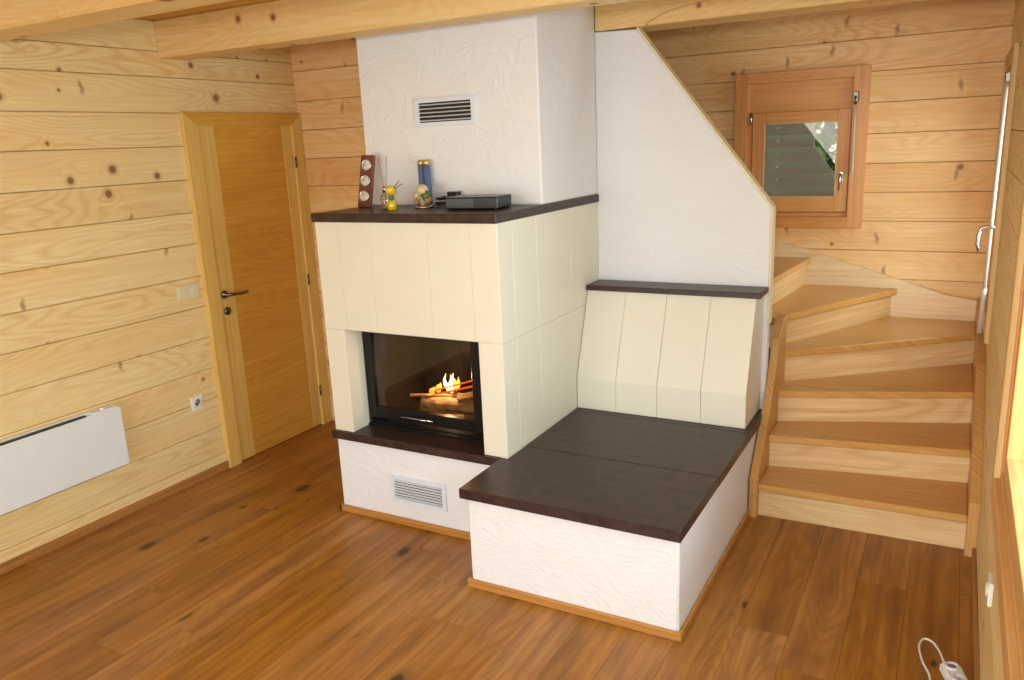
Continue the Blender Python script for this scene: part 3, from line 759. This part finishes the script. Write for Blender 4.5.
m = MB(); m.lathe([(0.024, 0), (0.024, 0.006), (0.018, 0.008), (0, 0.008)], (XR - 0.011, 3.37, 0.42), mat=Matrix.Rotation(radians(-90), 4, 'Y')); m.build('receptacle', 'ivory', so)

ex = thing('extension_socket', 'white extension socket with cable lying on the floor at bottom right', 'extension lead', (3.87, 3.46, 0))
Mz = Matrix.Translation((3.872, 3.47, 0)) @ Matrix.Rotation(radians(18), 4, 'Z')
m = MB(); m.box(-0.032, 0.032, -0.10, 0.055, 0.001, 0.038, 0.008, mat=Mz, seg=2); m.build('socket_block', 'white', ex)
for yy in (0.025, -0.04):
    m = MB(); m.lathe([(0.022, 0.0), (0.022, 0.010), (0.017, 0.012), (0.016, 0.004), (0, 0.004)], Mz @ Vector((0, yy, 0.034))); m.build('receptacle', 'grille', ex)
def spline(P, n=8):
    out = []
    P = [Vector(p) for p in P]; Q = [P[0]] + P + [P[-1]]
    for i in range(1, len(Q) - 2):
        for k in range(n):
            t = k / n; a, b, c, d = Q[i - 1:i + 3]
            out.append(0.5 * ((2 * b) + (-a + c) * t + (2 * a - 5 * b + 4 * c - d) * t * t + (-a + 3 * b - 3 * c + d) * t ** 3))
    out.append(P[-1]); return out
m = MB(); m.tube(spline([(3.856, 3.515, 0.020), (3.84, 3.56, 0.008), (3.825, 3.62, 0.006), (3.80, 3.67, 0.006), (3.772, 3.675, 0.006), (3.760, 3.62, 0.006), (3.775, 3.53, 0.006), (3.800, 3.45, 0.006), (3.80, 3.34, 0.006), (3.78, 3.2, 0.006)]), 0.004, 8)
m.build('cable', 'white', ex)

# ------------------------------------------------------------------ things on the mantel
ZM = 1.552
wa = thing('weather_station', 'reddish wooden board with three pale round dials leaning on the mantel', 'barometer', (1.17, 3.95, ZM))
Mb = Matrix.Translation((1.128, 3.945, ZM)) @ Matrix.Rotation(radians(8), 4, 'Z') @ Matrix.Rotation(radians(-12), 4, 'X') @ Matrix.Rotation(radians(3), 4, 'Y')
m = MB(); m.box(-0.040, 0.036, -0.009, 0.009, 0.0, 0.262, 0.003, mat=Mb); m.build('board', 'redwood', wa)
for z in (0.212, 0.133, 0.056):
    mm = Mb @ Matrix.Translation((-0.002, -0.009, z)) @ Matrix.Rotation(radians(90), 4, 'X')
    m = MB(); m.lathe([(0.030, 0), (0.030, 0.006), (0.026, 0.009), (0.024, 0.006)], (0, 0, 0), mat=mm, slot=0); di = m.build('dial', 'chrome', wa)
    m = MB(); m.lathe([(0.0245, 0.0055), (0.0245, 0.0062), (0.0, 0.0065)], (0, 0, 0), mat=mm)
    m.build('dial_face', 'dial', di)
    m = MB(); m.box(-0.0012, 0.0012, -0.004, 0.018, 0.0066, 0.0074, mat=mm @ Matrix.Rotation(z * 9, 4, 'Z')); m.build('needle', 'black', di)

rd = thing('reed_diffuser', 'clear glass bottle with two thin upright reeds beside the dial board', 'reed diffuser', (1.325, 3.87, ZM))
m = MB(); m.lathe([(0.026, 0), (0.028, 0.004), (0.028, 0.055), (0.022, 0.068), (0.012, 0.075), (0.011, 0.10), (0.014, 0.104), (0.009, 0.104), (0.009, 0.078)], (1.322, 3.870, ZM)); m.build('bottle', 'bottle', rd)
m = MB(); m.lathe([(0.0245, 0.004), (0.0245, 0.035), (0.0, 0.036)], (1.322, 3.870, ZM)); m.build('liquid', 'pink', rd)
m = MB(); m.lathe([(0.0135, 0.078), (0.0135, 0.104), (0.010, 0.108)], (1.322, 3.870, ZM)); m.build('collar', 'chrome', rd)
for p, q in (((1.324, 3.872, ZM + 0.01), (1.300, 3.862, ZM + 0.248)), ((1.320, 3.868, ZM + 0.01), (1.336, 3.880, ZM + 0.250))):
    m = MB(); m.tube([p, q], 0.0022, 6); m.build('reed', 'reed', rd)

ye = thing('yellow_vase', 'small yellow waisted glass vase with black tipped sticks', 'vase', (1.40, 3.815, ZM))
m = MB(); m.lathe([(0.020, 0), (0.024, 0.005), (0.024, 0.034), (0.018, 0.042), (0.008, 0.047)], (1.400, 3.812, ZM)); m.build('bowl', 'yellow', ye)
m = MB(); m.lathe([(0.008, 0.046), (0.013, 0.056), (0.013, 0.066), (0.008, 0.070)], (1.400, 3.812, ZM)); m.build('waist', 'green', ye)
m = MB(); m.lathe([(0.008, 0.069), (0.022, 0.076), (0.027, 0.094), (0.024, 0.108), (0.014, 0.112), (0.012, 0.104)], (1.398, 3.812, ZM)); m.build('cup', 'yellow', ye)
for i, q in enumerate(((1.463, 3.80, ZM + 0.137), (1.470, 3.81, ZM + 0.122))):
    m = MB(); m.tube([(1.400, 3.812, ZM + 0.09), q], 0.0018, 6); m.build('stick', 'black', ye)

sg = thing('glass_ornament', 'round glass ornament with cream and green figures inside', 'ornament', (1.50, 3.93, ZM))
gx, gy = 1.505, 3.93
m = MB(); m.lathe([(0.048, 0), (0.050, 0.004), (0.046, 0.010), (0.03, 0.014)], (gx, gy, ZM)); m.build('foot', 'chrome', sg)
m = MB(); m.blob((gx, gy, ZM + 0.047), 0.036, jitter=0.2); m.build('ball', 'bottle', sg)
m = MB()
for dx, dz, r, s in ((-0.025, 0.062, 0.024, 0), (0.018, 0.058, 0.024, 1), (-0.004, 0.086, 0.028, 0), (0.03, 0.038, 0.018, 2), (-0.034, 0.034, 0.017, 2), (0.0, 0.030, 0.018, 0)):
    m.blob((gx + dx, gy - 0.008, ZM + dz), r, jitter=0.5, slot=s)
m.build('figures', ['cream', 'green', 'pink'], sg)

bl = None
for i, (px, lab) in enumerate(((1.428, 'left one of the pair of tall blue pillar candles with gold tops'), (1.463, 'right one of the pair of tall blue pillar candles with gold tops'))):
    c = thing('pillar_candle', lab, 'candle', (px, 4.035, ZM), 'blue candles on the mantel')
    m = MB(); m.lathe([(0.0165, 0), (0.0175, 0.002), (0.0175, 0.195)], (px, 4.035 - 0.004 * i, ZM)); m.build('body', 'blue', c)
    m = MB(); m.lathe([(0.0182, 0.193), (0.0182, 0.218), (0.014, 0.223), (0.006, 0.224)], (px, 4.035 - 0.004 * i, ZM)); m.build('top', 'gold', c)

bb = thing('media_box', 'flat black electronic box lying on the mantel slab', 'electronic box', (1.82, 3.88, ZM))
Mx = Matrix.Translation((1.835, 3.890, ZM)) @ Matrix.Rotation(radians(6), 4, 'Z')
m = MB(); m.box(-0.130, 0.130, -0.080, 0.080, 0.004, 0.056, 0.004, mat=Mx); m.build('case', 'black', bb)
m = MB(); m.box(-0.126, 0.010, -0.0825, -0.0795, 0.010, 0.051, 0.001, mat=Mx); m.build('front_window', 'greybox', bb)
m = MB(); m.box(-0.130, 0.130, -0.080, 0.080, 0.0555, 0.0575, 0.001, mat=Mx); m.build('lid', 'greybox', bb)
for a in (-0.11, 0.11):
    for b_ in (-0.06, 0.06): m = MB(); m.lathe([(0.010, 0), (0.010, 0.005)], Mx @ Vector((a, b_, 0))); m.build('foot', 'black', bb)
cb = thing('coiled_cable', 'loose coil of black cable beside the black box', 'cable', (1.66, 3.98, ZM))
m = MB(); P = []
for i in range(15):
    a = i * 0.85; P.append((1.592 + (0.055 - 0.001 * i) * cos(a), 3.985 + 0.045 * sin(a), ZM + 0.008 + 0.0028 * i))
P += [(1.76, 4.035, ZM + 0.012), (1.86, 4.045, ZM + 0.006)]
m.tube(spline(P, 5), 0.0055, 8); m.build('wire', 'black', cb)
m = MB(); m.box(1.59, 1.65, 4.000, 4.040, ZM + 0.045, ZM + 0.070, 0.004); m.build('plug', 'black', cb)
